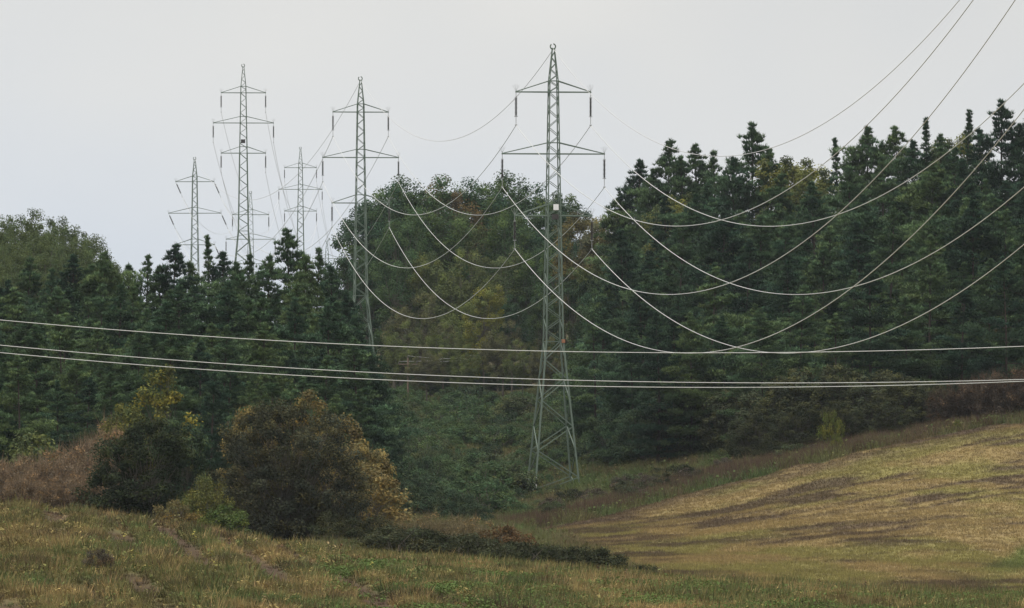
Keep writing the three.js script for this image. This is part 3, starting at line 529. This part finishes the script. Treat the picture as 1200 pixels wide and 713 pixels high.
// wooden poles and the three low wires that cross before everything
const POLE = std(.16, .12, .09, .9), CONC = std(.42, .40, .36, .8);
function makePole(label, px, d, topY, turn, armHalf, mat = POLE) {
  const g = base('power_pole'); tag(g, label, 'pole'); const y = groundAt(px, d), H = topY - y;
  mesh('post', new THREE.CylinderGeometry(.11, .16, H + .6, 10).translate(0, H / 2 - .3, 0), mat, g);
  const arm = mesh('crossarm', new THREE.BoxGeometry(armHalf * 2, .12, .12).translate(0, H - .75, .16), mat, g);
  const pts = [[-armHalf + .08, H - .69], [armHalf - .08, H - .69], [0, H]];
  for (const [x, yy] of pts) mesh('insulator', new THREE.CylinderGeometry(.05, .09, .3, 8).translate(x, yy + .15, x ? .16 : 0), GLASSY, x ? arm : g);
  for (const s of [-1, 1]) bar('stay', V(0, H - 1.4, .12), V(s * armHalf * .6, H - .8, .16), .05, mat, g);
  g.position.set(X(px, d), y, -d); g.rotation.y = turn; g.updateMatrixWorld(true);
  return pts.map(p => g.localToWorld(V(p[0], p[1] + .3, p[0] ? .16 : 0)));
}
{
  const smallEnds = makePole('small pole with crossarm at the foot of the broadleaf wood', 478, 930, (CY - 420) / F * 930, .1, 1.2);
  smallEnds.forEach((p, i) => wire('low_wire', 'thin faint wire running from the small pole into the wood', [span(p, V(X(596 + i * 8, 985), (CY - 407 - i * 4) / F * 985, -985), .5)], .02, THIN, 'faint wires of the small pole'));
  const dN = 330, defs = [
    ['upper of the three near wires, strung alone across the valley', [[0, 375], [300, 398.5], [650, 412.5], [900, 412.5], [1200, 406.5]]],
    ['middle near wire of the close pair crossing the valley', [[0, 405], [220, 423], [440, 437.5], [820, 448.5], [1200, 445]]],
    ['lowest near wire, under the other of the close pair', [[0, 414], [220, 431], [440, 445.5], [800, 454.5], [1200, 447]]],
  ];
  // each fitted by a parabola over the bearing and strung as one span at its own distance
  defs.forEach(([label, pts], i) => {
    let S = [0, 0, 0, 0, 0], T = [0, 0, 0];
    for (const [x, y] of pts) { const u = (x - 600) / 600; for (let k = 0; k < 5; k++) S[k] += u ** k; for (let k = 0; k < 3; k++) T[k] += y * u ** k; }
    const M = new THREE.Matrix3().set(S[0], S[1], S[2], S[1], S[2], S[3], S[2], S[3], S[4]).invert(), c = V(...T).applyMatrix3(M), d = dN + i * 1.2, p = [];
    for (let k = 0; k <= 60; k++) { const u = -2 + 4 * k / 60; p.push(V(X(600 + 600 * u, d), (CY - (c.x + c.y * u + c.z * u * u)) / F * d, -d)); }
    wire('low_wire', label, [p], .019, ALU);
    defs[i].push(p[0], p[60]);
  });
}

// ---------------------------------------------------------------- grass, weeds
function makeTuft(seed, n, h, spread, w, lean, leafy = 0) {
  const R = rng(seed), L = new Leaves();
  for (let k = 0; k < n; k++) {
    const a = R() * 6.28, r = Math.sqrt(R()) * spread, b = V(Math.cos(a) * r, 0, Math.sin(a) * r), e = V((R() - .5) * lean + Math.cos(a) * lean * .4, 1, (R() - .5) * lean + Math.sin(a) * lean * .4).normalize(), f = R() * 6.28, v = .7 + R() * .6;
    L.blade(b, e, V(Math.cos(f), 0, Math.sin(f)), h * (.45 + R() * .6), w * (.7 + R() * .6), [v * (1 + (R() - .5) * .16), v, v * (1 - (R() - .5) * .2)]);
    if (R() < leafy) { const nrm = V(R() - .5, .8, R() - .5).normalize(), q = V(R() - .5, 0, R() - .5).cross(nrm).normalize(); L.leaf(V(b.x + e.x * h * .4, h * (.2 + R() * .5), b.z + e.z * h * .4), q, nrm.cross(q), h * .28, [v, v * 1.05, v * .9]); }
  }
  return L.build();
}
const tuftM = leafMat(1, 1, 1, .2);
function scatter(name, label, category, geos, list) {        // list: [px, d, scale, colour]; what nobody could count
  geos.forEach((geo, gi) => {
    const mine = list.filter((_, i) => i % geos.length === gi), m = new THREE.InstancedMesh(geo, tuftM, mine.length), D = new THREE.Object3D(), c = new THREE.Color();
    mine.forEach(([px, d, s, col, turn, flat], i) => { D.position.set(X(px, d), groundAt(px, d) - .02, -d); D.rotation.set(0, turn, 0); D.scale.set(s, s * (flat || 1), s); D.updateMatrix(); m.setMatrixAt(i, D.matrix); m.setColorAt(i, c.setRGB(...col)); });
    m.name = numbered(name); m.castShadow = m.receiveShadow = true; scene.add(m); tag(m, label[gi], category, null, 'stuff');
  });
}
{
  const R = rng(909), list = [];
  for (let k = 0; k < 62000; k++) {
    const d = 165 + Math.pow(R(), .9) * 112, px = -60 + R() * 1320, x = X(px, d), r = rut(x, d);
    if (R() < r * .85) continue;
    let c = foreColor(x, d); const p = R();
    if (p < .16) c = mixc(c, STRAW, .75); else if (p < .22) c = mixc(c, GREEN, .8); else if (p < .28) c = mixc(c, DEADB, .8);
    const v = .55 + R() * .95, dense = .5 + .9 * fbm(x * .5 + 4, d * .25);
    list.push([px, d, (.5 + R() * R() * 1.3) * dense * (1 - .5 * r), [c[0] * v, c[1] * v, c[2] * v], R() * 6.28]);
  }
  scatter('field_grass', ['dry and green grass tufts over the weedy foreground field', 'coarse straw and weed growth over the foreground field'], 'grass', [makeTuft(1, 20, .36, .2, .015, .8), makeTuft(2, 16, .28, .2, .019, 1.1, .5)], list);
  const weeds = [];
  for (let k = 0; k < 15000; k++) {
    const px = 380 + R() * 860, d = 170 + Math.pow(R(), 1.1) * 85, x = X(px, d);
    if (fbm(x * .5 + 77, d * .2) < .47 + (px < 700 ? .06 : 0)) continue;
    const v = .8 + R() * .5; weeds.push([px, d, .7 + R() * .6, [.082 * v, .118 * v, .04 * v], R() * 6.28]);
  }
  scatter('leafy_weeds', ['low green leafy weeds spread over the foreground field'], 'weeds', [makeTuft(3, 20, .3, .26, .010, 1.4, 1)], weeds);
  const st = [];
  for (let k = 0; k < 120000; k++) {
    const d = 350 + R() * 325, px = 560 + R() * 700, x = X(px, d);
    if (!inStubble(px, d)) continue;
    const c = stubColor(x, d), v = .78 + R() * .45;
    st.push([px, d, .5 + R() * .6, [c[0] * v, c[1] * v, c[2] * v], R() * 6.28]);
  }
  scatter('stubble_grass', ['short dry stubble and grass of the sloping field', 'thin yellowed grass of the sloping stubble field'], 'grass', [makeTuft(4, 12, .2, .3, .02, 1.1), makeTuft(5, 9, .26, .3, .018, .9)], st);
  const sl = [], ed = [];
  for (let k = 0; k < 60000; k++) {
    const d = 410 + R() * 560, px = 380 + R() * 880;
    if (inStubble(px, d) || (px > 760 && d > 730)) continue;
    const x = X(px, d), c = slopeColor(x, d), v = .9 + R() * .6;
    sl.push([px, d, .9 + R() * 1.3, [c[0] * v * 1.15, c[1] * v * 1.15, c[2] * v], R() * 6.28]);
  }
  scatter('slope_weeds', ['tall weeds and rank grass over the valley slope', 'brambles and rough grass over the valley slope'], 'weeds', [makeTuft(6, 22, .55, .5, .02, .9, .25), makeTuft(7, 22, .6, .45, .018, .8, 0)], sl);
  for (let k = 0; k < 9000; k++) {                            // rank brown strip between scrub and stubble
    const px = 590 + R() * 670, d = topEdge(px) + 2 + (R() + R()) * 13, v = .7 + R() * .6;
    ed.push([px, d, .9 + R() * 1.1, R() < .6 ? [.105 * v, .068 * v, .052 * v] : [.13 * v, .10 * v, .055 * v], R() * 6.28]);
  }
  scatter('brown_margin_weeds', ['dead red-brown weeds in the strip above the stubble field'], 'weeds', [makeTuft(8, 18, .7, .4, .02, .5)], ed);
}
// stalks that stand up singly from the foreground rise
{
  const R = rng(3131);
  const stalk = seed => {
    const r = rng(seed), L = new Leaves(), W = new Wood(), H = .62;
    W.limb([V(0, 0, 0), V(.02, H * .5, .01), V(.05, H, .03)], .010, .004, 4);
    for (let k = 0; k < 16; k++) { const h = H * (.2 + .8 * k / 16), a = k * 2.4 + r(), e = V(Math.cos(a), .25 - r() * .8, Math.sin(a)).normalize(), n = V(-e.x * .3, 1, -e.z * .3).normalize(), b = n.clone().cross(e).normalize(), v = .75 + r() * .5; L.leaf(V(.03 + e.x * .06, h + e.y * .05, e.z * .06), e, b.multiplyScalar(.6), .13 + r() * .06, [v, v, v * .9]); }
    return { H, trunk: W.build(), crown: L.build() };
  };
  const protos = [stalk(1), stalk(2), stalk(3)], yel = leafMat(.30, .27, .08), stra = leafMat(.27, .21, .12), dead = leafMat(.12, .072, .045);
  const put = (px, d, h, m, label, grp) => plant('weed_stalk', protos[Math.floor(R() * 3)], px, d, h, R() * 6.28, m, label, 'weed', grp, { wood: 'stem', leafy: 'leaves', bark: BARK });
  for (const [px, d, h, k] of [[75, 250, .45, 1], [146, 238, .62, 0], [155, 222, .5, 0], [176, 248, .6, 2], [190, 246, .55, 2], [228, 246, .6, 0], [246, 226, .7, 0], [252, 215, .6, 0], [300, 250, .5, 1], [330, 240, .6, 2], [352, 250, .6, 0], [384, 252, .65, 1], [392, 247, .6, 1], [400, 250, .7, 2], [420, 246, .55, 2], [470, 250, .5, 1], [118, 250, .45, 2], [268, 244, .55, 2], [436, 235, .5, 0], [560, 246, .5, 1], [640, 240, .5, 2], [700, 246, .6, 2], [716, 243, .6, 1], [735, 238, .55, 2], [560, 200, .5, 1], [860, 240, .55, 2], [880, 236, .5, 1], [960, 236, .55, 2], [1015, 234, .6, 2], [1052, 238, .65, 1], [1130, 236, .5, 2], [310, 195, .5, 1]])
    put(px, d, h, [yel, stra, dead][k], ['yellow-leaved weed stalk standing up on the weedy foreground rise', 'pale straw weed stalk standing up on the weedy foreground rise', 'dark dead weed stalk standing up on the weedy foreground rise'][k], ['yellow weed stalks', 'straw weed stalks', 'dead weed stalks'][k]);
}
console.log('pylons', JSON.stringify(info));
let tris = 0; const seen = new Set(); scene.traverse(o => { if (o.isMesh && !seen.has(o.geometry)) { seen.add(o.geometry); tris += (o.geometry.index ? o.geometry.index.count : o.geometry.attributes.position.count) / 3; } });
console.log('things', scene.children.length, 'unique triangles', Math.round(tris));
renderer.render(scene, camera);
